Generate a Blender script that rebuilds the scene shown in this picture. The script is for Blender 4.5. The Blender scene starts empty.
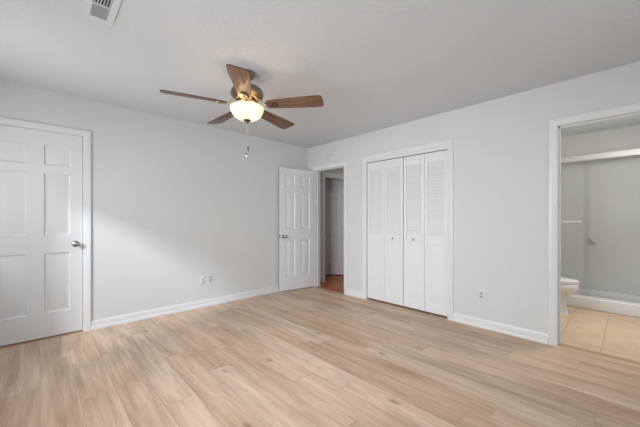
import bpy, bmesh, math, random
from mathutils import Vector, Matrix
random.seed(7)
PI = math.pi
sc = bpy.context.scene
COL = sc.collection

# ---------------------------------------------------------------- camera
cam_d = bpy.data.cameras.new('camera')
cam = bpy.data.objects.new('camera', cam_d); COL.objects.link(cam)
cam_d.sensor_width = 36.0
cam_d.lens = 294.9 / 640 * 36.0
cam_d.shift_y = 5.56 / 640
cam_d.clip_start = 0.02
cam.location = (-3.480, -3.952, 1.177)
cam.rotation_euler = (PI/2, 0, math.radians(46.38 - 90))
sc.camera = cam

# ---------------------------------------------------------------- world, daylight, exposure
w = bpy.data.worlds.new('world'); sc.world = w; w.use_nodes = True
bg = w.node_tree.nodes['Background']
bg.inputs[0].default_value = (0.86, 0.93, 1.0, 1); bg.inputs[1].default_value = 1.0
sc.view_settings.view_transform = 'Standard'
sc.view_settings.look = 'None'
sc.view_settings.gamma = 1.0
sc.view_settings.exposure = 0.0
sc.view_settings.use_curve_mapping = False

def area(name, loc, direction, sx, sy, power, color=(1, 1, 1), spread=180):
    d = bpy.data.lights.new(name, 'AREA'); d.shape = 'RECTANGLE'
    d.size = sx; d.size_y = sy; d.energy = power; d.color = color; d.spread = math.radians(spread)
    o = bpy.data.objects.new(name, d); COL.objects.link(o)
    o.location = loc
    o.rotation_euler = Vector(direction).to_track_quat('-Z', 'Y').to_euler()
    return o
# daylight in the window behind the camera, in the side window, and the bright patch of sky outside the side window
DAY = (0.93, 0.967, 1.0); SKY = (0.855, 0.93, 1.0)
area('daylight_rear', (-2.1, -4.86, 1.45), (0.25, 1, -0.1), 2.5, 1.25, 12, DAY)
area('daylight_side', (-4.36, -0.98, 1.42), (1, -0.15, 0.08), 0.58, 1.0, 26, SKY)
area('daylight_side_wide', (-4.36, -2.7, 1.42), (1, 0, 0.0), 1.3, 1.0, 17, SKY)
area('daylight_beam', (-4.40, -2.7, 1.42), (1, 0.32, -0.34), 1.3, 1.0, 35.5, DAY, 110)
area('sky_patch', (-6.25, -2.0, 2.93), (2.05, 1.15, -1.5), 0.34, 0.34, 24, SKY, 60)
area('added_floor_light', (-6.0, -3.3, 4.0), (1.8, .55, -2.6), 0.9, 0.9, 8, SKY, 60)  # extra lamp, added to lift the floor on the left

# ---------------------------------------------------------------- materials
def nodes(name):
    m = bpy.data.materials.new(name); m.use_nodes = True
    nt = m.node_tree
    return m, nt, nt.nodes['Principled BSDF']
def N(nt, t, **kw):
    n = nt.nodes.new(t)
    for k, v in kw.items(): setattr(n, k, v)
    return n
def coord(nt, kind='Object'): return N(nt, 'ShaderNodeTexCoord').outputs[kind]
def mat(name, col, rough=0.5, metal=0.0, bump=0.0, bscale=200.0, spec=0.5, var=0.0):
    m, nt, b = nodes(name)
    b.inputs['Base Color'].default_value = (*col, 1)
    b.inputs['Roughness'].default_value = rough
    b.inputs['Metallic'].default_value = metal
    b.inputs['Specular IOR Level'].default_value = spec
    if bump or var:
        n = N(nt, 'ShaderNodeTexNoise'); n.inputs['Scale'].default_value = bscale; n.inputs['Detail'].default_value = 3
        nt.links.new(coord(nt), n.inputs['Vector'])
        if bump:
            bp = N(nt, 'ShaderNodeBump'); bp.inputs['Strength'].default_value = bump; bp.inputs['Distance'].default_value = 0.004
            nt.links.new(n.outputs[0], bp.inputs['Height']); nt.links.new(bp.outputs[0], b.inputs['Normal'])
        if var:
            mx = N(nt, 'ShaderNodeMix', data_type='RGBA')
            mx.inputs[6].default_value = (*[c*(1-var) for c in col], 1); mx.inputs[7].default_value = (*[min(1, c*(1+var)) for c in col], 1)
            nt.links.new(n.outputs[0], mx.inputs[0]); nt.links.new(mx.outputs[2], b.inputs['Base Color'])
    return m

def math_(nt, op, a, b=None, c=None):
    n = N(nt, 'ShaderNodeMath', operation=op)
    for i, v in enumerate((a, b, c)):
        if v is None: continue
        if isinstance(v, (int, float)): n.inputs[i].default_value = v
        else: nt.links.new(v, n.inputs[i])
    return n.outputs[0]
def ramp(nt, fac, stops):
    r = N(nt, 'ShaderNodeValToRGB'); e = r.color_ramp.elements
    while len(e) < len(stops): e.new(0.5)
    for i, (p, c) in enumerate(stops): e[i].position = p; e[i].color = (*c, 1)
    nt.links.new(fac, r.inputs[0]); return r.outputs[0]
def mixc(nt, fac, a, b, mode='MIX'):
    m = N(nt, 'ShaderNodeMix', data_type='RGBA', blend_type=mode)
    for i, v in ((0, fac), (6, a), (7, b)):
        if isinstance(v, (int, float)): m.inputs[i].default_value = v
        elif isinstance(v, tuple): m.inputs[i].default_value = (*v, 1)
        else: nt.links.new(v, m.inputs[i])
    return m.outputs[2]

def plank_mat(name, tones, seam_col, pw=0.19, pl=1.45, x_off=0.0, rough=0.42, knots=True, along_y=True, grain_dark=(0.62, 0.55, 0.48)):
    """planks running along world Y (or X): per plank tone, long grain, cathedral figure, small knots, thin seams"""
    m, nt, b = nodes(name)
    sep = N(nt, 'ShaderNodeSeparateXYZ'); nt.links.new(coord(nt), sep.inputs[0])
    X, Y = (sep.outputs[0], sep.outputs[1]) if along_y else (sep.outputs[1], sep.outputs[0])
    u = math_(nt, 'DIVIDE', math_(nt, 'ADD', X, x_off), pw)
    row = math_(nt, 'FLOOR', u)
    wr = N(nt, 'ShaderNodeTexWhiteNoise', noise_dimensions='1D'); nt.links.new(row, wr.inputs['W'])
    v = math_(nt, 'ADD', math_(nt, 'DIVIDE', Y, pl), math_(nt, 'MULTIPLY', wr.outputs[0], 7.0))
    colm = math_(nt, 'FLOOR', v)
    cid = N(nt, 'ShaderNodeCombineXYZ'); nt.links.new(row, cid.inputs[0]); nt.links.new(colm, cid.inputs[1])
    wid = N(nt, 'ShaderNodeTexWhiteNoise', noise_dimensions='3D'); nt.links.new(cid.outputs[0], wid.inputs['Vector'])
    rid = wid.outputs[0]
    off = math_(nt, 'MULTIPLY', rid, 37.0)
    def cvec(sx, sy):
        c = N(nt, 'ShaderNodeCombineXYZ')
        nt.links.new(math_(nt, 'ADD', math_(nt, 'MULTIPLY', X, sx), off), c.inputs[0])
        nt.links.new(math_(nt, 'MULTIPLY', Y, sy), c.inputs[1])
        nt.links.new(off, c.inputs[2]); return c.outputs[0]
    def noise(vec, scale, det=4, dist=0.0):
        n = N(nt, 'ShaderNodeTexNoise'); n.inputs['Scale'].default_value = scale; n.inputs['Detail'].default_value = det
        n.inputs['Distortion'].default_value = dist; nt.links.new(vec, n.inputs['Vector']); return n.outputs[0]
    broad = noise(cvec(7, 0.9), 1.0, 3, 0.6)         # wide soft streaks
    fine = noise(cvec(40, 2.0), 1.0, 5, 0.5)         # fibre
    warp = noise(cvec(4, 0.8), 1.0, 3, 0.8)
    rings = math_(nt, 'FRACT', math_(nt, 'MULTIPLY', warp, 9.0))
    rings = math_(nt, 'ABSOLUTE', math_(nt, 'SUBTRACT', rings, 0.5))
    base = ramp(nt, rid, [(i/(len(tones)-1), t) for i, t in enumerate(tones)])
    c = mixc(nt, ramp(nt, broad, [(0.38, (0, 0, 0)), (0.68, (0.75, 0.75, 0.75))]), base, grain_dark, 'MULTIPLY')
    c = mixc(nt, ramp(nt, fine, [(0.42, (0, 0, 0)), (0.74, (0.55, 0.55, 0.55))]), c, grain_dark, 'MULTIPLY')
    c = mixc(nt, ramp(nt, rings, [(0.0, (0.14, 0.14, 0.14)), (0.25, (0, 0, 0))]), c, grain_dark, 'MULTIPLY')
    if knots:
        vo = N(nt, 'ShaderNodeTexVoronoi'); vo.inputs['Scale'].default_value = 1.0
        nt.links.new(cvec(6.5, 2.6), vo.inputs['Vector'])
        pick = math_(nt, 'GREATER_THAN', N(nt, 'ShaderNodeSeparateColor').outputs[0], 0.5)
        sepc = pick.node.inputs[0].links[0].from_node; nt.links.new(vo.outputs['Color'], sepc.inputs[0])
        k = math_(nt, 'MULTIPLY', ramp(nt, vo.outputs['Distance'], [(0.02, (1, 1, 1)), (0.16, (0, 0, 0))]), pick)
        c = mixc(nt, math_(nt, 'MULTIPLY', k, 0.75), c, (0.17, 0.115, 0.075))
    fu = math_(nt, 'FRACT', u); fv = math_(nt, 'FRACT', v)
    eu = math_(nt, 'MULTIPLY', math_(nt, 'MINIMUM', fu, math_(nt, 'SUBTRACT', 1.0, fu)), pw)
    ev = math_(nt, 'MULTIPLY', math_(nt, 'MINIMUM', fv, math_(nt, 'SUBTRACT', 1.0, fv)), pl)
    e = math_(nt, 'MINIMUM', eu, ev)
    seam = ramp(nt, math_(nt, 'MULTIPLY', e, 100.0), [(0.08, (1, 1, 1)), (0.30, (0, 0, 0))])
    c = mixc(nt, math_(nt, 'MULTIPLY', seam, 0.42), c, seam_col)
    nt.links.new(c, b.inputs['Base Color'])
    rr = ramp(nt, fine, [(0.3, (rough-.05,)*3), (0.8, (rough+.08,)*3)])
    nt.links.new(rr, b.inputs['Roughness'])
    h = math_(nt, 'SUBTRACT', math_(nt, 'MULTIPLY', fine, 0.25), seam)
    bp = N(nt, 'ShaderNodeBump'); bp.inputs['Strength'].default_value = 0.25; bp.inputs['Distance'].default_value = 0.001
    nt.links.new(h, bp.inputs['Height']); nt.links.new(bp.outputs[0], b.inputs['Normal'])
    return m

M = {}
M['wall'] = mat('wall_paint', (0.70, 0.70, 0.695), 0.75, bump=0.10, bscale=130, spec=0.25)
M['trim'] = mat('trim_gloss_white', (0.76, 0.765, 0.768), 0.36, bump=0.02, bscale=30)
M['door'] = mat('door_white', (0.775, 0.78, 0.785), 0.38, bump=0.03, bscale=60)
M['louver'] = mat('louver_white', (0.79, 0.795, 0.80), 0.40, bump=0.02, bscale=60)
M['bath_wall'] = mat('bath_wall_paint', (0.71, 0.71, 0.705), 0.6, bump=0.05, bscale=90, spec=0.3)
M['surround'] = mat('shower_surround', (0.73, 0.73, 0.725), 0.3, bump=0.01, bscale=20)
M['acrylic'] = mat('white_acrylic', (0.80, 0.81, 0.82), 0.22, bump=0.01, bscale=15)
M['rail'] = mat('enamel_rail', (0.60, 0.60, 0.59), 0.6, var=0.02)
M['china'] = mat('white_china', (0.82, 0.825, 0.83), 0.12, bump=0.01, bscale=15)
M['plastic'] = mat('white_plastic', (0.71, 0.71, 0.70), 0.35, bump=0.01, bscale=50)
M['slot'] = mat('outlet_slot_grey', (0.10, 0.10, 0.10), 0.6, var=0.1)
M['recept'] = mat('receptacle_grey', (0.45, 0.45, 0.44), 0.4, var=0.05)
M['nickel'] = mat('satin_nickel', (0.46, 0.45, 0.43), 0.22, 1.0, bump=0.02, bscale=300)
M['fan_metal'] = mat('brushed_bronze_nickel', (0.27, 0.205, 0.14), 0.28, 1.0, bump=0.03, bscale=300)
M['dark_metal'] = mat('dark_bronze', (0.10, 0.075, 0.055), 0.4, 0.8, var=0.2)
M['chain'] = mat('pale_brass_chain', (0.60, 0.56, 0.48), 0.45, 0.2, var=0.05)
M['chrome'] = mat('chrome', (0.7, 0.7, 0.7), 0.15, 1.0, var=0.03)
M['vent_metal'] = mat('vent_enamel', (0.71, 0.71, 0.71), 0.4, var=0.03)
M['duct'] = mat('duct_dark', (0.05, 0.05, 0.05), 0.8, var=0.2)
M['strip'] = mat('oak_transition_strip', (0.50, 0.33, 0.18), 0.4, var=0.2, bscale=40)
M['track'] = mat('closet_track_dark', (0.06, 0.06, 0.06), 0.6, var=0.2)

def ceiling_mat():
    m, nt, b = nodes('ceiling_texture')
    b.inputs['Base Color'].default_value = (0.685, 0.697, 0.712, 1); b.inputs['Roughness'].default_value = 0.85
    b.inputs['Specular IOR Level'].default_value = 0.2
    n = N(nt, 'ShaderNodeTexNoise'); n.inputs['Scale'].default_value = 42; n.inputs['Detail'].default_value = 4; n.inputs['Distortion'].default_value = 0.6
    nt.links.new(coord(nt), n.inputs['Vector'])
    r = ramp(nt, n.outputs[0], [(0.44, (0, 0, 0)), (0.58, (1, 1, 1))])
    bp = N(nt, 'ShaderNodeBump'); bp.inputs['Strength'].default_value = 0.22; bp.inputs['Distance'].default_value = 0.004
    nt.links.new(r, bp.inputs['Height']); nt.links.new(bp.outputs[0], b.inputs['Normal'])
    return m
M['ceiling'] = ceiling_mat()
M['floor'] = plank_mat('pale_oak_plank',
    [(0.685, 0.49, 0.35), (0.74, 0.56, 0.425), (0.645, 0.45, 0.31), (0.735, 0.57, 0.445), (0.69, 0.50, 0.36)],
    (0.27, 0.20, 0.14), x_off=0.055)
M['hall_floor'] = plank_mat('red_oak_strip',
    [(0.60, 0.16, 0.035), (0.68, 0.20, 0.045), (0.53, 0.135, 0.03)], (0.10, 0.04, 0.02), pw=0.07, pl=0.9, rough=0.35, knots=False, along_y=False)

def tile_mat():
    m, nt, b = nodes('tan_floor_tile')
    sep = N(nt, 'ShaderNodeSeparateXYZ'); nt.links.new(coord(nt), sep.inputs[0])
    u = math_(nt, 'DIVIDE', math_(nt, 'ADD', sep.outputs[1], 3.778), 0.305)
    v = math_(nt, 'DIVIDE', math_(nt, 'ADD', sep.outputs[0], 1.00), 1.22)
    fu = math_(nt, 'FRACT', u); fv = math_(nt, 'FRACT', v)
    eu = math_(nt, 'MULTIPLY', math_(nt, 'MINIMUM', fu, math_(nt, 'SUBTRACT', 1.0, fu)), 0.305)
    ev = math_(nt, 'MULTIPLY', math_(nt, 'MINIMUM', fv, math_(nt, 'SUBTRACT', 1.0, fv)), 1.22)
    seam = ramp(nt, math_(nt, 'MULTIPLY', math_(nt, 'MINIMUM', eu, ev), 100.0), [(0.22, (1, 1, 1)), (0.42, (0, 0, 0))])
    n = N(nt, 'ShaderNodeTexNoise'); n.inputs['Scale'].default_value = 5; n.inputs['Detail'].default_value = 5
    nt.links.new(coord(nt), n.inputs['Vector'])
    c = ramp(nt, n.outputs[0], [(0.3, (0.60, 0.43, 0.29)), (0.7, (0.70, 0.53, 0.375))])
    c = mixc(nt, math_(nt, 'MULTIPLY', seam, 0.8), c, (0.36, 0.22, 0.12))
    nt.links.new(c, b.inputs['Base Color']); b.inputs['Roughness'].default_value = 0.35
    return m
M['tile'] = tile_mat()

def walnut_mat():
    m, nt, b = nodes('walnut_blade')
    mp = N(nt, 'ShaderNodeMapping'); mp.inputs['Scale'].default_value = (2.0, 28, 28)
    nt.links.new(coord(nt), mp.inputs[0])
    n = N(nt, 'ShaderNodeTexNoise'); n.inputs['Scale'].default_value = 1.6; n.inputs['Detail'].default_value = 5; n.inputs['Distortion'].default_value = 0.5
    nt.links.new(mp.outputs[0], n.inputs['Vector'])
    c = ramp(nt, n.outputs[0], [(0.3, (0.085, 0.040, 0.020)), (0.55, (0.20, 0.105, 0.058)), (0.75, (0.30, 0.175, 0.10))])
    nt.links.new(c, b.inputs['Base Color']); b.inputs['Roughness'].default_value = 0.42
    return m
M['walnut'] = walnut_mat()
M['blade_edge'] = mat('blade_dark_edge', (0.035, 0.022, 0.016), 0.4, var=0.2)

def bowl_mat():
    m, nt, b = nodes('frosted_lit_glass')
    b.inputs['Base Color'].default_value = (0.58, 0.53, 0.45, 1); b.inputs['Roughness'].default_value = 0.35
    n = N(nt, 'ShaderNodeTexNoise'); n.inputs['Scale'].default_value = 14; n.inputs['Detail'].default_value = 3
    nt.links.new(coord(nt), n.inputs['Vector'])
    c = ramp(nt, n.outputs[0], [(0.3, (1.0, 0.82, 0.58)), (0.7, (1.0, 0.88, 0.69))])
    nt.links.new(c, b.inputs['Emission Color']); b.inputs['Emission Strength'].default_value = 0.46
    t = N(nt, 'ShaderNodeBsdfTransparent'); t.inputs[0].default_value = (1.0, 0.93, 0.82, 1)
    mx = N(nt, 'ShaderNodeMixShader'); mx.inputs[0].default_value = 0.42
    nt.links.new(b.outputs[0], mx.inputs[1]); nt.links.new(t.outputs[0], mx.inputs[2])
    nt.links.new(mx.outputs[0], nt.nodes['Material Output'].inputs[0])
    return m
M['bowl'] = bowl_mat()
def emit_mat(name, col, s):
    m, nt, b = nodes(name)
    b.inputs['Base Color'].default_value = (0.8, 0.8, 0.8, 1)
    b.inputs['Emission Color'].default_value = (*col, 1); b.inputs['Emission Strength'].default_value = s
    return m
M['diffuser'] = emit_mat('added_lamp_diffuser', (1, 0.9, 0.75), 3.0)  # glow of the added bathroom and hall lamps
def pane_mat(name, gl=0.06, tint=(1, 1, 1), fr=0.35):
    m = bpy.data.materials.new(name); m.use_nodes = True; nt = m.node_tree; nt.nodes.clear()
    o = N(nt, 'ShaderNodeOutputMaterial'); mx = N(nt, 'ShaderNodeMixShader')
    t = N(nt, 'ShaderNodeBsdfTransparent'); t.inputs[0].default_value = (*tint, 1)
    g = N(nt, 'ShaderNodeBsdfGlossy'); g.inputs['Roughness'].default_value = 0.03
    lw = N(nt, 'ShaderNodeLayerWeight'); lw.inputs[0].default_value = 0.35
    f = math_(nt, 'ADD', math_(nt, 'MULTIPLY', lw.outputs['Fresnel'], fr), gl*0.3)
    nt.links.new(f, mx.inputs[0]); nt.links.new(t.outputs[0], mx.inputs[1]); nt.links.new(g.outputs[0], mx.inputs[2])
    nt.links.new(mx.outputs[0], o.inputs[0]); return m
M['pane'] = pane_mat('window_pane')
M['shower_glass'] = pane_mat('shower_glass', 0.0, (0.975, 0.98, 0.975), 0.035)

# ---------------------------------------------------------------- mesh helpers
def box(bm, x0, x1, y0, y1, z0, z1, bevel=0.0, seg=2, mi=0):
    t = bmesh.new()
    bmesh.ops.create_cube(t, size=1)
    bmesh.ops.scale(t, vec=(abs(x1-x0), abs(y1-y0), abs(z1-z0)), verts=t.verts)
    bmesh.ops.translate(t, vec=((x0+x1)/2, (y0+y1)/2, (z0+z1)/2), verts=t.verts)
    if bevel: bmesh.ops.bevel(t, geom=t.edges[:], offset=bevel, segments=seg, profile=0.5, affect='EDGES')
    for f in t.faces: f.material_index = mi
    merge(bm, t)
def merge(bm, t, mx=None):
    if mx is not None: bmesh.ops.transform(t, matrix=mx, verts=t.verts)
    me = bpy.data.meshes.new('tmp'); t.to_mesh(me); t.free(); bm.from_mesh(me); bpy.data.meshes.remove(me)
def lathe(bm, prof, seg=40, mx=None, mi=0):
    """prof: (r, z) list round local Z"""
    t = bmesh.new(); rings = []
    for r, z in prof:
        if r < 1e-6: rings.append([t.verts.new((0, 0, z))])
        else: rings.append([t.verts.new((r*math.cos(2*PI*k/seg), r*math.sin(2*PI*k/seg), z)) for k in range(seg)])
    for a, b in zip(rings, rings[1:]):
        for k in range(seg):
            k2 = (k+1) % seg
            if len(a) == 1 and len(b) == 1: continue
            if len(a) == 1: f = [a[0], b[k], b[k2]]
            elif len(b) == 1: f = [a[k], b[0], a[k2]]
            else: f = [a[k], b[k], b[k2], a[k2]]
            t.faces.new(f).material_index = mi
    for end in (rings[0], rings[-1]):
        if len(end) > 1:
            try: t.faces.new(end).material_index = mi
            except ValueError: pass
    merge(bm, t, mx)
def loft(bm, secs, seg=36, cap=True, mx=None):
    """secs: (cx, cy, z, rx, ry_front, ry_back, power) rounded outlines stacked up"""
    t = bmesh.new(); rings = []
    for cx, cy, z, rx, rf, rb, p in secs:
        ring = []
        for k in range(seg):
            a = 2*PI*k/seg; c, s = math.cos(a), math.sin(a)
            px = rx*math.copysign(abs(c)**(2/p), c); ry = rb if s > 0 else rf
            ring.append(t.verts.new((cx+px, cy+ry*math.copysign(abs(s)**(2/p), s), z)))
        rings.append(ring)
    for a, b in zip(rings, rings[1:]):
        for k in range(seg): t.faces.new((a[k], a[(k+1) % seg], b[(k+1) % seg], b[k]))
    if cap: t.faces.new(rings[0]); t.faces.new(rings[-1])
    merge(bm, t, mx)
def tube(bm, pts, r, seg=8):
    t = bmesh.new(); rings = []
    pts = [Vector(p) for p in pts]
    for i, p in enumerate(pts):
        d = (pts[min(i+1, len(pts)-1)] - pts[max(i-1, 0)]).normalized()
        a = d.orthogonal().normalized() if i == 0 else (rings_a - d*rings_a.dot(d)).normalized()
        rings_a = a; b = d.cross(a)
        rr = r[i] if isinstance(r, (list, tuple)) else r
        rings.append([t.verts.new(p + a*rr*math.cos(2*PI*k/seg) + b*rr*math.sin(2*PI*k/seg)) for k in range(seg)])
    for a, b in zip(rings, rings[1:]):
        for k in range(seg): t.faces.new((a[k], a[(k+1) % seg], b[(k+1) % seg], b[k]))
    t.faces.new(rings[0]); t.faces.new(rings[-1])
    merge(bm, t)
def obj(name, bm, mats, parent=None, smooth=True, loc=None, rot=None):
    bmesh.ops.remove_doubles(bm, verts=bm.verts, dist=1e-5)
    bmesh.ops.recalc_face_normals(bm, faces=bm.faces)
    me = bpy.data.meshes.new(name); bm.to_mesh(me); bm.free()
    for m in (mats if isinstance(mats, (list, tuple)) else [mats]): me.materials.append(m)
    if smooth:
        me.polygons.foreach_set('use_smooth', [True]*len(me.polygons))
        me.set_sharp_from_angle(angle=math.radians(32))
    o = bpy.data.objects.new(name, me); COL.objects.link(o)
    if parent: o.parent = parent
    if loc: o.location = loc
    if rot: o.rotation_euler = rot
    return o
def tag(o, label=None, cat=None, group=None, kind=None):
    if label: o['label'] = label
    if cat: o['category'] = cat
    if group: o['group'] = group
    if kind: o['kind'] = kind
    return o
def thing(name, label, cat, loc=(0, 0, 0), rz=0.0, group=None, kind=None):
    o = bpy.data.objects.new(name, None); COL.objects.link(o); o.location = loc; o.rotation_euler = (0, 0, rz)
    o.empty_display_size = 0.05
    return tag(o, label, cat, group, kind)
def struct(name, bm, m, label, cat, parent=None, smooth=False):
    o = obj(name, bm, m, parent, smooth)
    return tag(o, label, cat, None, 'structure')
B = bmesh.new

H = 2.44; T = 0.115
# key lines of the plan: left wall y=0, right wall x=0
XW, YS = -4.2, -4.72          # side wall with a window, wall behind the camera
EN = (-0.849, -0.187)         # entry doorway in right wall
CL = (-2.475, -1.29)          # closet doorway
BA = (-4.17, -3.494)          # bathroom doorway
LD = (-3.863, -3.147)         # door in left wall
HD = 2.04                     # head height
EH = 2.018                    # head height of the hall doorway
BX, BN, BSO = 2.35, -2.79, -4.60   # bathroom far wall x, its side walls y
CD = 0.75                     # closet back x

# ---------------------------------------------------------------- floors
bm = B()
box(bm, XW, 0, YS, 0, -.05, 0)
box(bm, 0, 0.07, BA[0], BA[1], -.05, 0)
box(bm, 0, CD, CL[0]-.06, CL[1]+.06, -.05, 0)
box(bm, LD[0], LD[1], 0, T, -.05, 0); box(bm, LD[0]-.1, LD[1]+.1, T, 0.75, -.05, 0)
struct('floor', bm, M['floor'], 'pale oak plank floor of the bedroom', 'floor')
bm = B(); box(bm, 0.0, T, EN[0], EN[1], -.05, 0.0); box(bm, T, 1.95, -1.12, 1.35, -.05, 0)
struct('floor_hall', bm, M['hall_floor'], 'reddish brown wood strip floor in the hall beyond the open door', 'floor')
bm = B(); box(bm, 0.07, T, BA[0], BA[1], -.05, 0.0); box(bm, T, BX, BSO, BN, -.05, 0)
struct('floor_bathroom', bm, M['tile'], 'tan square tile floor of the bathroom', 'floor')
bm = B(); box(bm, LD[0]+.003, LD[1]-.003, -.006, .075, 0, .007, .002)
struct('trim_sill', bm, M['strip'], 'low oak sill strip under the closed left door', 'threshold')
bm = B(); box(bm, 0.045, 0.095, BA[0]+.003, BA[1]-.003, 0, 0.006, 0.003)
struct('trim_threshold', bm, M['strip'], 'low oak strip where wood floor meets bathroom tile', 'threshold')

# ---------------------------------------------------------------- ceiling
bm = B(); box(bm, XW-.12, BX+.1, YS-.12, 1.45, H, H+.06)
struct('ceiling', bm, M['ceiling'], 'white ceiling with light stippled texture', 'ceiling')

# ---------------------------------------------------------------- walls
def wall_along_y(bm, x0, x1, y0, y1, openings):
    """openings: (ya, yb, z0, z1) cut out"""
    cur = y0
    for a, b, z0, z1 in sorted(openings):
        box(bm, x0, x1, cur, a, 0, H)
        if z1 < H: box(bm, x0, x1, a, b, z1, H)
        if z0 > 0: box(bm, x0, x1, a, b, 0, z0)
        cur = b
    box(bm, x0, x1, cur, y1, 0, H)
def wall_along_x(bm, y0, y1, x0, x1, openings):
    cur = x0
    for a, b, z0, z1 in sorted(openings):
        box(bm, cur, a, y0, y1, 0, H)
        if z1 < H: box(bm, a, b, y0, y1, z1, H)
        if z0 > 0: box(bm, a, b, y0, y1, 0, z0)
        cur = b
    box(bm, cur, x1, y0, y1, 0, H)
J = 0.018   # jamb board thickness
bm = B(); wall_along_x(bm, 0, T, XW, 0, [(LD[0]-J, LD[1]+J, 0, HD+J)])
struct('wall_left', bm, M['wall'], 'pale grey wall on the left, with closed door and two outlet plates', 'wall')
bm = B(); wall_along_y(bm, 0, T, YS, T, [(EN[0]-J, EN[1]+J, 0, EH+J), (CL[0]-J, CL[1]+J, 0, HD+J), (BA[0]-J, BA[1]+J, 0, HD+J)])
struct('wall_right', bm, M['wall'], 'pale grey wall on the right, with open door, closet and bathroom doorway', 'wall')
WY, WZ = (-1.28, -0.60), (0.86, 1.92)
WY2 = (-3.36, -2.04)
bm = B(); wall_along_y(bm, XW-T, XW, YS, 0.0, [(*WY, *WZ), (*WY2, *WZ)])
struct('wall_side', bm, M['wall'], 'pale grey side wall with the window next to the closed door', 'wall')
SX, SZ = (-3.4, -0.8), (0.80, 2.10)
bm = B(); wall_along_x(bm, YS-T, YS, XW-T, 0.0, [(*SX, *SZ)])
struct('wall_rear', bm, M['wall'], 'pale grey wall with the wide window behind the viewer', 'wall')
# closet box, closet behind the left door
bm = B()
box(bm, CD, CD+.08, CL[0]-.14, CL[1]+.14, 0, H); box(bm, T, CD, CL[0]-.14, CL[0]-.06, 0, H); box(bm, T, CD, CL[1]+.06, CL[1]+.14, 0, H)
struct('wall_closet', bm, M['wall'], 'pale walls inside the louvered closet', 'wall')
bm = B()
box(bm, LD[0]-.16, LD[1]+.16, 0.75, 0.81, 0, H); box(bm, LD[0]-.16, LD[0]-.1, T, .75, 0, H); box(bm, LD[1]+.1, LD[1]+.16, T, .75, 0, H)
struct('wall_storage', bm, M['wall'], 'pale walls of the space behind the closed left door', 'wall')
# hall
HX = (0.385, 1.42); HZ = 1.985; HY = -0.02
bm = B(); wall_along_x(bm, HY, HY+.10, T, 1.95, [(HX[0], HX[1], 0, HZ)])
struct('wall_hall', bm, M['wall'], 'hall wall with doorway seen through the open door', 'wall')
bm = B(); box(bm, 1.95, 2.03, -1.15, 1.43, 0, H); box(bm, T, 1.95, 1.35, 1.43, 0, H); box(bm, T-.08, T, HY+.14, 1.43, 0, H)
box(bm, CD+.08, 1.95, -1.20, -1.12, 0, H)
struct('wall_hall_far', bm, M['wall'], 'pale walls at the far side of the hall', 'wall')
# bathroom
bm = B(); box(bm, BX, BX+.08, BSO-.08, BN+.08, 0, H); box(bm, T, BX, BN, BN+.08, 0, H); box(bm, T, BX, BSO-.08, BSO, 0, H)
struct('wall_bathroom', bm, M['bath_wall'], 'light grey bathroom walls beyond the right doorway', 'wall')

# ---------------------------------------------------------------- casings, jambs, baseboards
CW = 0.064
PROF = [(0.004, 0), (0.004, 0.010), (0.012, 0.013), (0.028, 0.013), (0.036, 0.016), (0.052, 0.018), (0.064, 0.017), (CW+.004, 0.013), (CW+.004, 0)]
def casing(bm, to3, u0, u1, h, prof=PROF):
    """mitred casing round an opening u0..u1, height h; to3(u, proud, z) -> point"""
    t = bmesh.new(); st = []
    for o, d in prof:
        st.append([t.verts.new(to3(u0-o, d, 0)), t.verts.new(to3(u0-o, d, h+o)), t.verts.new(to3(u1+o, d, h+o)), t.verts.new(to3(u1+o, d, 0))])
    n = len(prof)
    for i in range(n):
        a, b = st[i], st[(i+1) % n]
        for k in range(3): t.faces.new((a[k], a[k+1], b[k+1], b[k]))
    t.faces.new([s[0] for s in st]); t.faces.new([s[3] for s in st])
    merge(bm, t)
def right3(u, d, z): return (-d, u, z)
def left3(u, d, z): return (u, -d, z)
def jambs_y(bm, x0, x1, a, b, h, stop=None):
    box(bm, x0, x1, a-J, a, 0, h+J); box(bm, x0, x1, b, b+J, 0, h+J); box(bm, x0, x1, a, b, h, h+J)
    if stop:
        s0, s1 = stop
        box(bm, s0, s1, a, a+.011, 0, h); box(bm, s0, s1, b-.011, b, 0, h); box(bm, s0, s1, a, b, h-.011, h)
def jambs_x(bm, y0, y1, a, b, h, stop=None):
    box(bm, a-J, a, y0, y1, 0, h+J); box(bm, b, b+J, y0, y1, 0, h+J); box(bm, a, b, y0, y1, h, h+J)
    if stop:
        s0, s1 = stop
        box(bm, a, a+.011, s0, s1, 0, h); box(bm, b-.011, b, s0, s1, 0, h); box(bm, a, b, s0, s1, h-.011, h)
k = 0
def frame(name, label, to3, u0, u1, h, jamb_bm):
    bm = B(); casing(bm, to3, u0, u1, h)
    o = struct(name, bm, M['trim'], label, 'door casing', smooth=True)
    j = obj('jamb', jamb_bm, M['trim'], o, False)
    return o
bm = B(); jambs_x(bm, 0, T, *LD, HD, (0.045, 0.06)); frame('trim_1', 'white casing round the closed door in the left wall', left3, *LD, HD, bm)
bm = B(); jambs_y(bm, 0, T, *EN, EH, (0.045, 0.065)); frame('trim_2', 'white casing round the doorway to the hall', right3, *EN, EH, bm)
bm = B(); jambs_y(bm, 0, T, *CL, HD); cl_trim = frame('trim_3', 'white casing round the louvered closet doors', right3, *CL, HD, bm)
bm = B(); jambs_y(bm, 0, T, *BA, HD, (0.05, 0.085)); frame('trim_4', 'white casing round the doorway to the bathroom', right3, *BA, HD, bm)
bm = B(); box(bm, 0.001, 0.013, CL[0], CL[1], 2.002, HD); obj('fascia', bm, M['trim'], cl_trim, False)
bm = B(); box(bm, 0.018, 0.044, CL[0]+.002, CL[1]-.002, 2.010, HD-.001); obj('track', bm, M['track'], cl_trim, False)
bm = B(); casing(bm, lambda u, d, z: (u, HY-d, z), HX[0], HX[1], HZ)
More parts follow.
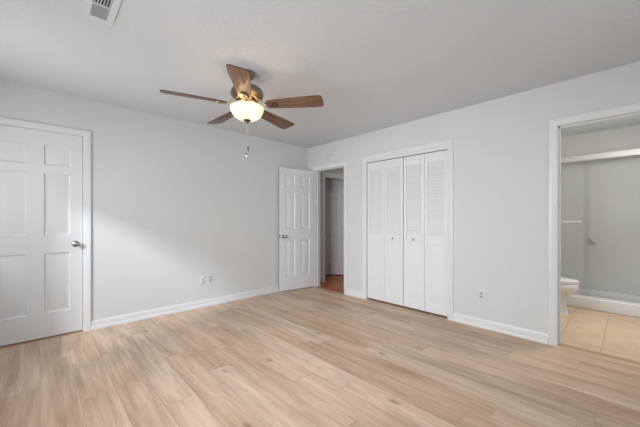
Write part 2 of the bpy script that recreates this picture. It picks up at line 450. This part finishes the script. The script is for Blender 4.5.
h = struct('trim_5', bm, M['trim'], 'white casing round the inner doorway in the hall', 'door casing', smooth=True)
bm = B(); jb = jambs_x(bm, HY, HY+.10, HX[0]+J, HX[1]-J, HZ-J); obj('jamb', bm, M['trim'], h, False)

BBP = [(0, 0), (0.022, 0), (0.0215, 0.014), (0.019, 0.026), (0.013, 0.035), (0.012, 0.036), (0.012, 0.070), (0.010, 0.076), (0.010, 0.081), (0.006, 0.088), (0.004, 0.095), (0, 0.095)]
def baseboard(bm, a, b, n):
    """a, b: ends on the wall line; n: unit normal into the room"""
    t = bmesh.new()
    ra = [t.verts.new((a[0]+n[0]*d, a[1]+n[1]*d, z)) for d, z in BBP]; rb = [t.verts.new((b[0]+n[0]*d, b[1]+n[1]*d, z)) for d, z in BBP]
    for i in range(len(BBP)):
        j = (i+1) % len(BBP); t.faces.new((ra[i], ra[j], rb[j], rb[i]))
    t.faces.new(ra); t.faces.new(rb); merge(bm, t)
C2 = CW + .004
bm = B(); baseboard(bm, (XW+.015, 0), (LD[0]-C2, 0), (0, -1)); baseboard(bm, (LD[1]+C2, 0), (-.015, 0), (0, -1))
struct('baseboard_left', bm, M['trim'], 'white baseboard along the left wall', 'baseboard', smooth=True)
bm = B()
for a, b in ((0, EN[1]+C2), (EN[0]-C2, CL[1]+C2), (CL[0]-C2, BA[1]+C2), (BA[0]-C2, YS+.015)): baseboard(bm, (0, a), (0, b), (-1, 0))
struct('baseboard_right', bm, M['trim'], 'white baseboard along the right wall', 'baseboard', smooth=True)
bm = B(); baseboard(bm, (XW, 0), (XW, YS), (1, 0)); struct('baseboard_side', bm, M['trim'], 'white baseboard under the side window', 'baseboard', smooth=True)
bm = B(); baseboard(bm, (XW+.015, YS), (0, YS), (0, 1)); struct('baseboard_rear', bm, M['trim'], 'white baseboard under the rear window', 'baseboard', smooth=True)

# ---------------------------------------------------------------- windows (side wall and behind the viewer)
def window(name, label, axis, a, b, z0, z1, p0, mull, rail=True):
    """axis 'y': window in wall of constant x at p0 (outer side towards -); axis 'x': constant y"""
    def bx(bm, u0, u1, d0, d1, za, zb, bev=0.0):
        if axis == 'y': box(bm, p0-d1, p0-d0, u0, u1, za, zb, bev)
        else: box(bm, u0, u1, p0-d1, p0-d0, za, zb, bev)
    bm = B(); fw = .045
    for u0, u1 in ((a, a+fw), (b-fw, b)): bx(bm, u0, u1, .04, T, z0, z1)
    bx(bm, a, b, .04, T, z0, z0+fw); bx(bm, a, b, .04, T, z1-fw, z1)
    zm = (z0+z1)/2
    if rail: bx(bm, a, b, .06, .10, zm-.02, zm+.02)
    for u in mull: bx(bm, u-.02, u+.02, .06, .10, z0, z1)
    o = struct(name, bm, M['trim'], label, 'window')
    bm = B(); bx(bm, a+.01, b-.01, .076, .080, z0+.01, z1-.01); obj('pane', bm, M['pane'], o, False)
    bm = B(); bx(bm, a-.05, b+.05, -.05, .04, z0-.025, z0, .004); obj('sill', bm, M['trim'], o, False)
    return o
window('window_1', 'white framed picture window in the side wall', 'y', *WY, *WZ, XW, [], False)
window('window_3', 'white framed double window in the side wall beside the viewer', 'y', *WY2, *WZ, XW, [-2.7])
window('window_2', 'wide white framed window behind the viewer', 'x', *SX, *SZ, YS, [-2.53, -1.67])

# ---------------------------------------------------------------- six panel doors
def grid_face(t, xs, zs, panels, y, sgn, relief=1.0):
    """one face of a door slab: flat grid with moulded panels; sgn=-1: the face looks to -y"""
    def P(x, z, d): return t.verts.new((x, y - sgn*d, z))
    for i in range(len(xs)-1):
        for j in range(len(zs)-1):
            x0, x1, z0, z1 = xs[i], xs[i+1], zs[j], zs[j+1]
            if (i, j) not in panels:
                t.faces.new([P(x0, z0, 0), P(x1, z0, 0), P(x1, z1, 0), P(x0, z1, 0)])
                continue
            steps = [(0, 0), (.004, .003), (.010, .012), (.020, .0125), (.044, .004), (.047, .003)]
            prev = None
            for s, d in steps:
                d *= relief; ring = [P(x0+s, z0+s, d), P(x1-s, z0+s, d), P(x1-s, z1-s, d), P(x0+s, z1-s, d)]
                if prev:
                    for k in range(4): t.faces.new((prev[k], prev[(k+1) % 4], ring[(k+1) % 4], ring[k]))
                prev = ring
            t.faces.new(prev)
def panel_door(w, h=2.022, th=0.035, stile=0.096, mull=0.12, rows=((.235, .825), (1.005, 1.612), (1.69, 1.892))):
    bm = B(); p = (w-2*stile-mull)/2
    xs = [0, stile, stile+p, stile+p+mull, w-stile, w]
    zs = [0] + [v for r in rows for v in r] + [h]
    panels = {(i, j) for i in (1, 3) for j in (1, 3, 5)}
    grid_face(bm, xs, zs, panels, 0, -1); grid_face(bm, xs, zs, panels, th, 1)
    def q(pts): bm.faces.new([bm.verts.new(v) for v in pts])
    for i in range(5):
        for z in (0, h): q([(xs[i], 0, z), (xs[i+1], 0, z), (xs[i+1], th, z), (xs[i], th, z)])
    for j in range(len(zs)-1):
        for x in (0, w): q([(x, 0, zs[j]), (x, 0, zs[j+1]), (x, th, zs[j+1]), (x, th, zs[j])])
    return bm
KNOB = [(0, 0), (.033, 0), (.033, .004), (.029, .009), (.014, .012), (.011, .016), (.011, .030), (.016, .035), (.025, .041), (.0285, .050), (.027, .058), (.021, .063), (.010, .065), (0, .065)]
def knob(parent, x, z, y, sgn):
    bm = B(); lathe(bm, KNOB, 32, Matrix.Translation((x, y, z)) @ Matrix.Rotation(-sgn*PI/2, 4, 'X'))
    lathe(bm, [(0, .0652), (.006, .0652), (.006, .067), (0, .067)], 16, Matrix.Translation((x, y, z)) @ Matrix.Rotation(-sgn*PI/2, 4, 'X'))
    return obj('knob', bm, M['nickel'], parent)
def hinge(parent, z, y, x=-.004):
    bm = B(); lathe(bm, [(0, -.045), (.006, -.045), (.006, .045), (0, .045)], 14, Matrix.Translation((x, y, z)))
    box(bm, x, x+.0035, y+.004, y+.032, z-.044, z+.044)
    return obj('hinge', bm, M['nickel'], parent)
# closed door in the left wall
d1 = struct('door_1', panel_door(0.71), M['door'], 'closed white six panel door in the left wall with nickel knob', 'door', smooth=True)
d1.location = (LD[0]+.003, 0.006, 0.016)
knob(d1, 0.71-.056, 0.917-.012, 0, -1)
for z in (.22, 1.0, 1.8): hinge(d1, z, -.004)
# open entry door, hinged at the corner side, swung back towards the left wall
ang = math.atan2(0.102, -0.659)
d2 = struct('door_2', panel_door(0.655, h=1.998, stile=.094, mull=.108), M['door'], 'white six panel door standing wide open in the corner beside the hall doorway', 'door', smooth=True)
# local +x runs from hinge to free edge; visible (hall-side) face must look to the camera
d2.location = (-0.020, -0.178, 0.012); d2.rotation_euler = (0, 0, ang)
# with this rotation local +y points to -y world, so the visible face is local y=th
d2.data.transform(Matrix.Translation((0, -0.035, 0)))
knob(d2, 0.655-.062, 0.895-.012, 0, 1); knob(d2, 0.655-.062, 0.895-.012, -0.035, -1)
bm = B(); box(bm, .6545, .6565, -.030, -.005, .855, .915); obj('latch_plate', bm, M['nickel'], d2, False)
for z in (.22, 1.0, 1.8): hinge(d2, z, -.040)
# door standing ajar beyond the hall
d5 = struct('door_5', panel_door(0.66, stile=.13, mull=.09), M['door'], 'shadowed white six panel door ajar beyond the hall', 'door', smooth=True)
d5.data.transform(Matrix.Translation((0, 0, 0)))
d5.location = (1.312, 0.004, 0.02); d5.rotation_euler = (0, 0, math.atan2(.459-.0, .84-1.295))
knob(d5, 0.60, .90, 0, -1)
# ---------------------------------------------------------------- bifold louvered closet doors
LW = (CL[1]-CL[0]-.012)/4
def leaf_bm(w, h=1.972, th=.028):
    bm = B(); s = .042
    box(bm, 0, s, 0, th, 0, h, .0015, 1); box(bm, w-s, w, 0, th, 0, h, .0015, 1)
    for z0, z1 in ((0, .10), (.835, .930), (h-.115, h)): box(bm, s, w-s, 0.0012, th-.0012, z0, z1)
    t = bmesh.new(); grid_face(t, [s, w-s], [.10, .835], {(0, 0)}, 0.003, -1, 0.45); merge(bm, t)
    box(bm, s, w-s, .0165, th-.006, .10, .835)
    return bm
def slats_bm(w, h=1.972, th=.028):
    bm = B(); s = .042; z0, z1 = .930, h-.115; n = 24; p = (z1-z0)/n
    for k in range(n):
        zc = z0 + (k+.5)*p
        t = bmesh.new(); bmesh.ops.create_cube(t, size=1)
        bmesh.ops.scale(t, vec=(w-2*s+.002, .045, .005), verts=t.verts)
        bmesh.ops.bevel(t, geom=[e for e in t.edges], offset=.0012, segments=1, affect='EDGES')
        merge(bm, t, Matrix.Translation((w/2, th/2, zc)) @ Matrix.Rotation(math.radians(72), 4, 'X'))
    return bm
for n_, (nm, lab, ys) in enumerate((('door_3', 'left pair of white louvered bifold closet doors', (0, 1)), ('door_4', 'right pair of white louvered bifold closet doors', (2, 3)))):
    r = thing(nm, lab, 'closet door', (0.017, CL[1]-.003-(0 if n_ == 0 else 2*LW+.006), 0.024), -PI/2, None, 'structure')
    for q in (0, 1):
        lf = obj('leaf', leaf_bm(LW-.003), M['louver'], r, True, (q*LW+.0015, 0, 0))
        obj('louvers', slats_bm(LW-.003), M['louver'], lf, False)
        if q == 1-n_:
            bm = B(); lathe(bm, [(0, 0), (.010, 0), (.008, .004), (.006, .012), (.011, .018), (.0145, .023), (.013, .028), (.007, .031), (0, .0315)], 24, Matrix.Translation((LW/2, 0.0012, .890)) @ Matrix.Rotation(PI/2, 4, 'X'))
            obj('knob', bm, M['nickel'], lf)
        for z in (.2, .95, 1.75):
            if q == 0:
                bm = B(); lathe(bm, [(0, -.03), (.004, -.03), (.004, .03), (0, .03)], 10, Matrix.Translation((LW-.0015, .031, z))); obj('hinge', bm, M['nickel'], lf)

# ---------------------------------------------------------------- ceiling fan
FX, FY = -2.178, -1.674
fan = thing('ceiling_fan', 'five blade walnut ceiling fan with lit frosted bowl light', 'ceiling fan', (FX, FY, H))
bm = B(); lathe(bm, [(0, 0), (.066, 0), (.066, -.012), (.063, -.030), (.052, -.046), (.034, -.058), (.022, -.062), (0, -.062)], 40)
obj('canopy', bm, M['fan_metal'], fan)
bm = B(); lathe(bm, [(0, -.055), (.013, -.055), (.013, -.125), (0, -.125)], 20); lathe(bm, [(0, -.096), (.022, -.096), (.026, -.104), (.026, -.116), (0, -.116)], 24)
obj('downrod', bm, M['fan_metal'], fan)
bm = B(); lathe(bm, [(0, -.112), (.040, -.112), (.066, -.116), (.100, -.128), (.128, -.150), (.138, -.176), (.138, -.196), (.132, -.206), (.112, -.216), (.104, -.226), (.090, -.232), (0, -.232)], 56)
obj('motor_housing', bm, M['fan_metal'], fan)
bm = B(); lathe(bm, [(0, -.230), (.072, -.230), (.076, -.246), (.074, -.258), (.050, -.266), (.034, -.272), (.020, -.300), (.008, -.310), (.008, -.418), (0, -.418)], 40)
fit = obj('light_fitter', bm, M['fan_metal'], fan)
# blades
def blade_bm():
    bm = B(); top = []; r0, r1 = .185, .663
    outl = []
    n = 14
    for i in range(n+1):
        u = i/n; x = r0 + (r1-.03-r0)*u; hw = .052 + (.0765-.052)*min(1, u*1.25)**.8
        outl.append((x, hw))
    tip = []
    hw = outl[-1][1]; cr = .030
    for i in range(1, 7):
        a = PI/2*i/6; tip.append((r1-.03+cr*math.sin(a), hw-cr+cr*math.cos(a)))
    side = outl + tip
    # rounded root
    root = [(r0-.012, .030)]
    full = root + side
    pts = [(x, y) for x, y in full] + [(x, -y) for x, y in reversed(full)]
    t = bmesh.new(); z = .003
    def ring(off, zz):
        out = []
        for x, y in pts:
            cx = .42
            out.append(t.verts.new((x - math.copysign(min(off, abs(x-cx)), x-cx)*(1 if abs(x-cx) > .2 else 0), y - math.copysign(off, y), zz)))
        return out
    rings = [ring(.002, -z), ring(0, -z*.5), ring(0, z*.5), ring(.002, z)]
    for q, (a, b) in enumerate(zip(rings, rings[1:])):
        for k in range(len(pts)):
            k2 = (k+1) % len(pts); t.faces.new((a[k], a[k2], b[k2], b[k])).material_index = 1
    t.faces.new(rings[0]); t.faces.new(rings[-1])
    merge(bm, t); return bm
def arm_bm():
    bm = B(); t = bmesh.new()
    # cast bracket: narrow at the hub, widening to a three-lobed plate below the blade root
    prof = [(.085, .020, .062), (.110, .017, .054), (.135, .016, .030), (.155, .020, .004), (.175, .030, -.008), (.200, .037, -.009), (.225, .036, -.009), (.250, .028, -.009), (.270, .014, -.009)]
    lo, hi = [], []
    for x, hw, zz in prof:
        lo.append([t.verts.new((x, -hw, zz-.003)), t.verts.new((x, hw, zz-.003))]); hi.append([t.verts.new((x, -hw, zz+.003)), t.verts.new((x, hw, zz+.003))])
    for i in range(len(prof)-1):
        a, b, c, d = lo[i], lo[i+1], hi[i], hi[i+1]
        t.faces.new((a[0], b[0], b[1], a[1])); t.faces.new((c[0], c[1], d[1], d[0]))
        t.faces.new((a[0], c[0], d[0], b[0])); t.faces.new((a[1], b[1], d[1], c[1]))
    t.faces.new((lo[0][0], lo[0][1], hi[0][1], hi[0][0])); t.faces.new((lo[-1][0], hi[-1][0], hi[-1][1], lo[-1][1]))
    merge(bm, t)
    for x, y in ((.205, .022), (.205, -.022), (.250, 0)): lathe(bm, [(0, -.016), (.005, -.015), (.006, -.012), (0, -.012)], 12, Matrix.Translation((x, y, 0)))
    return bm
BZ = -0.286
bl0 = obj('blade', blade_bm(), [M['walnut'], M['blade_edge']], fan, True)
ar0 = obj('blade_arm', arm_bm(), M['fan_metal'], bl0, True)
bm = B(); box(bm, .214, .243, -.011, .011, -.0145, -.0125, .0006, 1)
sl0 = obj('slot', bm, M['dark_metal'], bl0, False)
for kk in range(5):
    if kk == 0: bl = bl0
    else:
        bl = bl0.copy(); COL.objects.link(bl); bl.parent = fan
        for s_ in (ar0, sl0):
            c = s_.copy(); COL.objects.link(c); c.parent = bl
    a = math.radians(18.9 + 72*kk)
    bl.rotation_mode = 'XYZ'
    bl.rotation_euler = (Matrix.Rotation(a, 3, 'Z') @ Matrix.Rotation(math.radians(-13), 3, 'X')).to_euler()
    bl.location = (0, 0, BZ)
# glass bowl, finial, chains
def bowl_prof():
    o = []
    for i in range(15):
        a = PI/2*i/14
        o.append((.140*math.cos(a)**.85 if a < PI/2-1e-6 else 0.0, -.308 - .104*math.sin(a)))
    inner = [(max(r-.005, 0), z+.005) for r, z in reversed(o[:-1])]
    return [(.136, -.302), (.142, -.303), (.143, -.307)] + o[1:-1] + [(.004, -.410)] + [(.004, -.404)] + inner[:-1] + [(.135, -.308)]
bm = B(); t = bmesh.new(); lathe(bm, bowl_prof() + [bowl_prof()[0]], 56); t.free()
obj('glass_bowl', bm, M['bowl'], fan)
bm = B(); lathe(bm, [(0, -.398), (.030, -.402), (.033, -.409), (.027, -.417), (.014, -.422), (.012, -.430), (.007, -.436), (0, -.437)], 28)
obj('finial', bm, M['dark_metal'], fan)
def chain(x, y, z0, z1, fob, m):
    bm = B(); n = int((z0-z1)/.006)
    for i in range(n):
        lathe(bm, [(0, -.0016), (.0016, 0), (0, .0016)], 6, Matrix.Translation((x, y, z0-(i+.5)*(z0-z1)/n)))
    tube(bm, [(x, y, z0), (x, y, z1)], .0010, 5)
    c = obj('pull_chain', bm, M['chain'], fan)
    bm = B(); lathe(bm, [(0, z1+.004), (.004, z1), (.006, z1-.012), (.0065, z1-.03), (.004, z1-.042), (0, z1-.044)], 14, Matrix.Translation((x, y, 0)))
    f_ = obj('fob', bm, m, c); f_['label'] = 'dark pull chain fob' if m is M['dark_metal'] else 'nickel pull chain fob'
chain(.006, -.004, -.430, -.634, 1, M['dark_metal']); chain(-.006, .004, -.430, -.686, 1, M['nickel'])
for q in range(3):
    a = 2*PI*q/3 + .5
    bm = B(); lathe(bm, [(0, -.322), (.016, -.318), (.024, -.306), (.022, -.292), (.013, -.281), (.012, -.268), (0, -.268)], 20, Matrix.Translation((.062*math.cos(a), .062*math.sin(a), 0)))
    obj('bulb', bm, emit_mat('lit_bulb', (1.0, .80, .55), 1.2) if q == 0 else bpy.data.materials['lit_bulb'], fit)
    ld = bpy.data.lights.new('bulb_light', 'POINT'); ld.energy = 2.2; ld.color = (1.0, .80, .56); ld.shadow_soft_size = .028
    lo = bpy.data.objects.new('bulb_light', ld); COL.objects.link(lo); lo.parent = fan; lo.location = (.085*math.cos(a), .085*math.sin(a), -.340)

# ---------------------------------------------------------------- ceiling register
vent = thing('ceiling_vent', 'white metal air register with dark slots in the ceiling', 'air vent', (-3.212, -1.83, H))
bm = B()
X0, X1, Y0, Y1 = -.078, .078, -.205, .200; x0, x1, y0, y1 = -.042, .042, -.170, .170
for a in ((X0, x0, Y0, Y1), (x1, X1, Y0, Y1), (x0, x1, Y0, y0), (x0, x1, y1, Y1)): box(bm, *a, -.007, 0, .0015, 1)
box(bm, x0, x1, .018, .030, -.007, 0)
obj('frame', bm, M['vent_metal'], vent, False)
bm = B(); box(bm, x0, x1, y0, y1, -.0008, 0); obj('duct', bm, M['duct'], vent, False)
bm = B()
for i in range(14):
    y = .037 + i*.0099
    t = bmesh.new(); bmesh.ops.create_cube(t, size=1); bmesh.ops.scale(t, vec=(x1-x0, .0092, .0012), verts=t.verts)
    merge(bm, t, Matrix.Translation((0, y, -.005)) @ Matrix.Rotation(math.radians(18), 4, 'X'))
obj('louver', bm, M['vent_metal'], vent, False)
bm = B()
for i in range(6):
    x = x0 + .007 + i*.0142
    t = bmesh.new(); bmesh.ops.create_cube(t, size=1); bmesh.ops.scale(t, vec=(.009, .186, .0012), verts=t.verts)
    merge(bm, t, Matrix.Translation((x, -.076, -.005)) @ Matrix.Rotation(math.radians(-35), 4, 'Y'))
obj('louver', bm, M['vent_metal'], vent, False)

# ---------------------------------------------------------------- smoke detector, switch, outlets
sd = thing('smoke_detector', 'round white smoke detector on the wall above the hall doorway', 'smoke detector', (0, -0.54, 2.192))
RX = Matrix.Rotation(-PI/2, 4, 'Y')
bm = B(); lathe(bm, [(0, 0), (.070, 0), (.070, .008), (.066, .012), (.064, .024), (.056, .032), (.030, .036), (0, .036)], 40, RX); obj('housing', bm, M['plastic'], sd)
bm = B(); lathe(bm, [(.040, .0330), (.046, .0348), (.048, .0330)], 32, RX); lathe(bm, [(0, .035), (.010, .035), (.010, .038), (0, .038)], 16, RX); obj('grille', bm, M['recept'], sd)

def plate(name, label, cat, loc, rz, kind, group=None):
    o = thing(name, label, cat, loc, rz, group)      # local -y looks into the room
    bm = B(); box(bm, -.035, .035, -.006, 0, -.0575, .0575, .003, 2); obj('cover_plate', bm, M['plastic'], o)
    if kind == 'duplex':
        for z in (-.0195, .0195):
            bm = B(); loft(bm, [(0, z, 0, .0165, .014, .014, 3), (0, z, .0025, .016, .0135, .0135, 3)], 24, True, Matrix.Translation((0, -.0060, 0)) @ Matrix.Rotation(PI/2, 4, 'X'))
            rc = obj('receptacle', bm, M['recept'], o)
            bm = B()
            for sx in (-.006, .006): box(bm, sx-.0012, sx+.0012, -.0092, -.0084, z-.001, z+.007)
            box(bm, -.002, .002, -.0092, -.0084, z-.009, z-.005); obj('slot', bm, M['slot'], rc, False)
        bm = B(); lathe(bm, [(0, .0), (.003, 0), (.003, .007), (0, .0075)], 12, Matrix.Rotation(PI/2, 4, 'X')); obj('screw', bm, M['recept'], o)
    elif kind == 'coax':
        bm = B(); lathe(bm, [(0, 0), (.006, 0), (.006, .010), (.0045, .010), (.0045, .018), (0, .018)], 16, Matrix.Rotation(PI/2, 4, 'X')); obj('coax_jack', bm, M['nickel'], o)
        for z in (-.042, .042):
            bm = B(); lathe(bm, [(0, 0), (.003, 0), (.003, .007), (0, .0075)], 12, Matrix.Translation((0, 0, z)) @ Matrix.Rotation(PI/2, 4, 'X')); obj('screw', bm, M['recept'], o)
    else:
        bm = B(); box(bm, -.005, .005, -.008, -.006, -.012, .012); tube(bm, [(0, -.006, 0), (0, -.018, .009)], [.0045, .0035], 10); obj('toggle', bm, M['plastic'], o)
        for z in (-.030, .030):
            bm = B(); lathe(bm, [(0, 0), (.003, 0), (.003, .007), (0, .0075)], 12, Matrix.Translation((0, 0, z)) @ Matrix.Rotation(PI/2, 4, 'X')); obj('screw', bm, M['recept'], o)
    return o
plate('cable_plate', 'white cable jack plate on the left wall, the one nearer the closed door', 'wall plate', (-1.893, 0, .362), 0, 'coax')
plate('wall_outlet', 'white duplex outlet on the left wall, right beside the cable plate', 'outlet', (-1.788, 0, .362), 0, 'duplex')
plate('wall_outlet', 'white duplex outlet low on the right wall between closet and bathroom doorway', 'outlet', (0, -2.843, .353), -PI/2, 'duplex')
plate('light_switch', 'white toggle light switch between hall doorway and closet', 'light switch', (0, -1.043, 1.230), -PI/2, 'switch')

# ---------------------------------------------------------------- bathroom fixtures
# toilet facing -y
to = thing('toilet', 'white toilet beside the shower, seen past the bathroom door casing', 'toilet', (1.275, -3.0, 0))
bm = B()
loft(bm, [(0, -.14, 0, .100, .295, .20, 2.6), (0, -.14, .025, .097, .288, .195, 2.6), (0, -.145, .10, .088, .27, .18, 2.4), (0, -.15, .19, .088, .265, .18, 2.3), (0, -.16, .235, .105, .275, .185, 2.2),
          (0, -.175, .265, .140, .312, .19, 2.15), (0, -.18, .295, .165, .338, .20, 2.1), (0, -.18, .335, .177, .347, .20, 2.1), (0, -.18, .378, .180, .348, .20, 2.1), (0, -.18, .386, .176, .344, .195, 2.1)], 44)
obj('bowl', bm, M['china'], to)
bm = B(); loft(bm, [(0, -.18, .386, .180, .350, .15, 2.1), (0, -.18, .400, .185, .355, .15, 2.1), (0, -.18, .404, .182, .352, .15, 2.1)], 44); obj('seat', bm, M['plastic'], to)
bm = B(); loft(bm, [(0, -.18, .4045, .182, .352, .15, 2.1), (0, -.18, .418, .184, .354, .15, 2.1), (0, -.18, .424, .170, .335, .14, 2.1), (0, -.18, .426, .10, .24, .10, 2.1)], 44); obj('lid', bm, M['plastic'], to)
bm = B(); box(bm, -.22, .22, .01, .195, .385, .74, .025, 4); box(bm, -.10, .10, -.02, .12, .25, .40, .02, 3); tk = obj('tank', bm, M['china'], to)
bm = B(); box(bm, -.23, .23, .002, .2, .742, .775, .012, 3); obj('tank_lid', bm, M['china'], tk)
bm = B(); lathe(bm, [(0, 0), (.012, 0), (.012, .012), (0, .014)], 16, Matrix.Translation((-.16, .010, .68)) @ Matrix.Rotation(PI/2, 4, 'X')); box(bm, -.17, -.10, -.012, -.004, .674, .686, .003, 2); obj('flush_lever', bm, M['chrome'], tk)
# shower
sh = thing('shower_pan', 'white low shower pan with raised curb on the bathroom floor', 'shower pan', (1.69, -3.69, 0))
ya, yb = BSO+3.69+.001, BN+3.69-.001; xe = BX-1.69-.001
bm = B(); box(bm, 0, .10, ya, yb, 0, .152, .014, 4); obj('curb', bm, M['acrylic'], sh)
bm = B(); box(bm, .09, xe, ya, yb, 0, .05); box(bm, xe-.05, xe, ya, yb, .05, .155, .008, 2); obj('pan', bm, M['acrylic'], sh)
bm = B(); lathe(bm, [(0, .0502), (.045, .0502), (.045, .053), (0, .054)], 24, Matrix.Translation((.35, 0, 0))); obj('drain', bm, M['chrome'], sh)
bm = B(); box(bm, BX-.012, BX, BSO, BN, .156, 2.0); box(bm, 1.70, BX-.012, BN-.012, BN, .156, 2.0); box(bm, 1.70, BX-.012, BSO, BSO+.012, .156, 2.0)
struct('trim_surround', bm, M['surround'], 'smooth light grey shower wall panels', 'shower wall')
en = thing('shower_enclosure', 'white railed sliding glass shower screen with towel bar', 'shower door', (1.69, -3.69, .152))
bm = B(); box(bm, .015, .075, ya+.012, yb-.012, 1.795, 1.868, .004, 2); obj('header_rail', bm, M['rail'], en)
bm = B(); box(bm, .030, .070, ya+.012, yb-.012, .0006, .012, .002, 1); obj('bottom_track', bm, M['trim'], en)
bm = B(); box(bm, .030, .036, .10, yb-.014, .012, 1.80); g1 = obj('glass_panel', bm, M['shower_glass'], en, False)
bm = B(); box(bm, .055, .061, ya+.014, .16, .012, 1.80); g2 = obj('glass_panel', bm, M['shower_glass'], en, False)
bm = B(); tube(bm, [(-.012, .17, .982), (-.012, .78, .982)], .013, 14); lathe(bm, [(0, 0), (.009, 0), (.009, .042), (0, .042)], 12, Matrix.Translation((-.012, .20, .982)) @ Matrix.Rotation(PI/2, 4, 'Y')); lathe(bm, [(0, 0), (.009, 0), (.009, .042), (0, .042)], 12, Matrix.Translation((-.012, .75, .982)) @ Matrix.Rotation(PI/2, 4, 'Y'))
tb = obj('towel_bar', bm, M['plastic'], g1)
# soap dish on the far shower wall
sd2 = thing('soap_dish', 'small oval grey soap dish on the far shower wall', 'soap dish', (BX-.012, -3.595, .872))
sd2.rotation_euler = (math.radians(38), 0, 0); sd2.scale = (.8, .8, .8)
bm = B(); loft(bm, [(0, 0, -.020, .03, .05, .05, 2), (0, 0, -.008, .05, .068, .068, 2), (0, 0, .0, .053, .072, .072, 2), (0, 0, .0, .045, .064, .064, 2), (0, 0, -.012, .028, .045, .045, 2)], 28, True, Matrix.Translation((-.045, 0, 0)) @ Matrix.Rotation(math.radians(-14), 4, 'Y'))
box(bm, -.02, 0, -.05, .05, -.03, .02, .006, 2)
obj('dish', bm, M['acrylic'], sd2)
# unseen flush lamps, added to brighten the bathroom tile and the hall
def added_flush_lamp(label, loc, power, colour, spread=180):
    lm = thing('added_ceiling_lamp', label, 'lamp', loc)
    bm = B(); lathe(bm, [(0, 0), (.14, 0), (.14, -.02), (.125, -.022), (0, -.022)], 36); obj('base', bm, M['trim'], lm)
    bm = B(); lathe(bm, [(.124, -.022), (.120, -.045), (.095, -.068), (.05, -.080), (0, -.083)], 36); obj('diffuser', bm, M['diffuser'], lm)
    ld = bpy.data.lights.new('added_lamp_light', 'AREA'); ld.shape = 'DISK'; ld.size = .22; ld.energy = power; ld.color = colour; ld.spread = math.radians(spread)
    lo = bpy.data.objects.new('added_lamp_light', ld); COL.objects.link(lo); lo.parent = lm; lo.location = (0, 0, -.09)
vl = thing('added_vanity_light', 'added unseen vanity light bar on the bathroom wall', 'lamp', (1.0, BSO, 1.93))  # unseen fixture added to light the bathroom, set level with the shower rail
bm = B(); box(bm, -.32, .32, .0, .03, -.05, .05, .008, 2); obj('backplate', bm, M['chrome'], vl)
bm = B(); tube(bm, [(-.30, .07, 0), (.30, .07, 0)], .042, 20); obj('diffuser', bm, M['diffuser'], vl)
ld = bpy.data.lights.new('added_vanity_glow', 'AREA'); ld.shape = 'RECTANGLE'; ld.size = .6; ld.size_y = .10; ld.energy = 11; ld.color = (1.0, .98, .95)
lo = bpy.data.objects.new('added_vanity_glow', ld); COL.objects.link(lo); lo.parent = vl; lo.location = (0, .12, 0); lo.rotation_euler = (PI/2, 0, 0)
added_flush_lamp('added round flush ceiling lamp brightening the hall', (1.25, -.62, H), 1.5, (1.0, .95, .88))  # added because the hall came out too dark
added_flush_lamp('added round flush ceiling lamp brightening the bathroom floor', (0.85, -3.95, H), 6, (1.0, .96, .90), 90)  # added to brighten the tile, narrowed to miss the shower rail
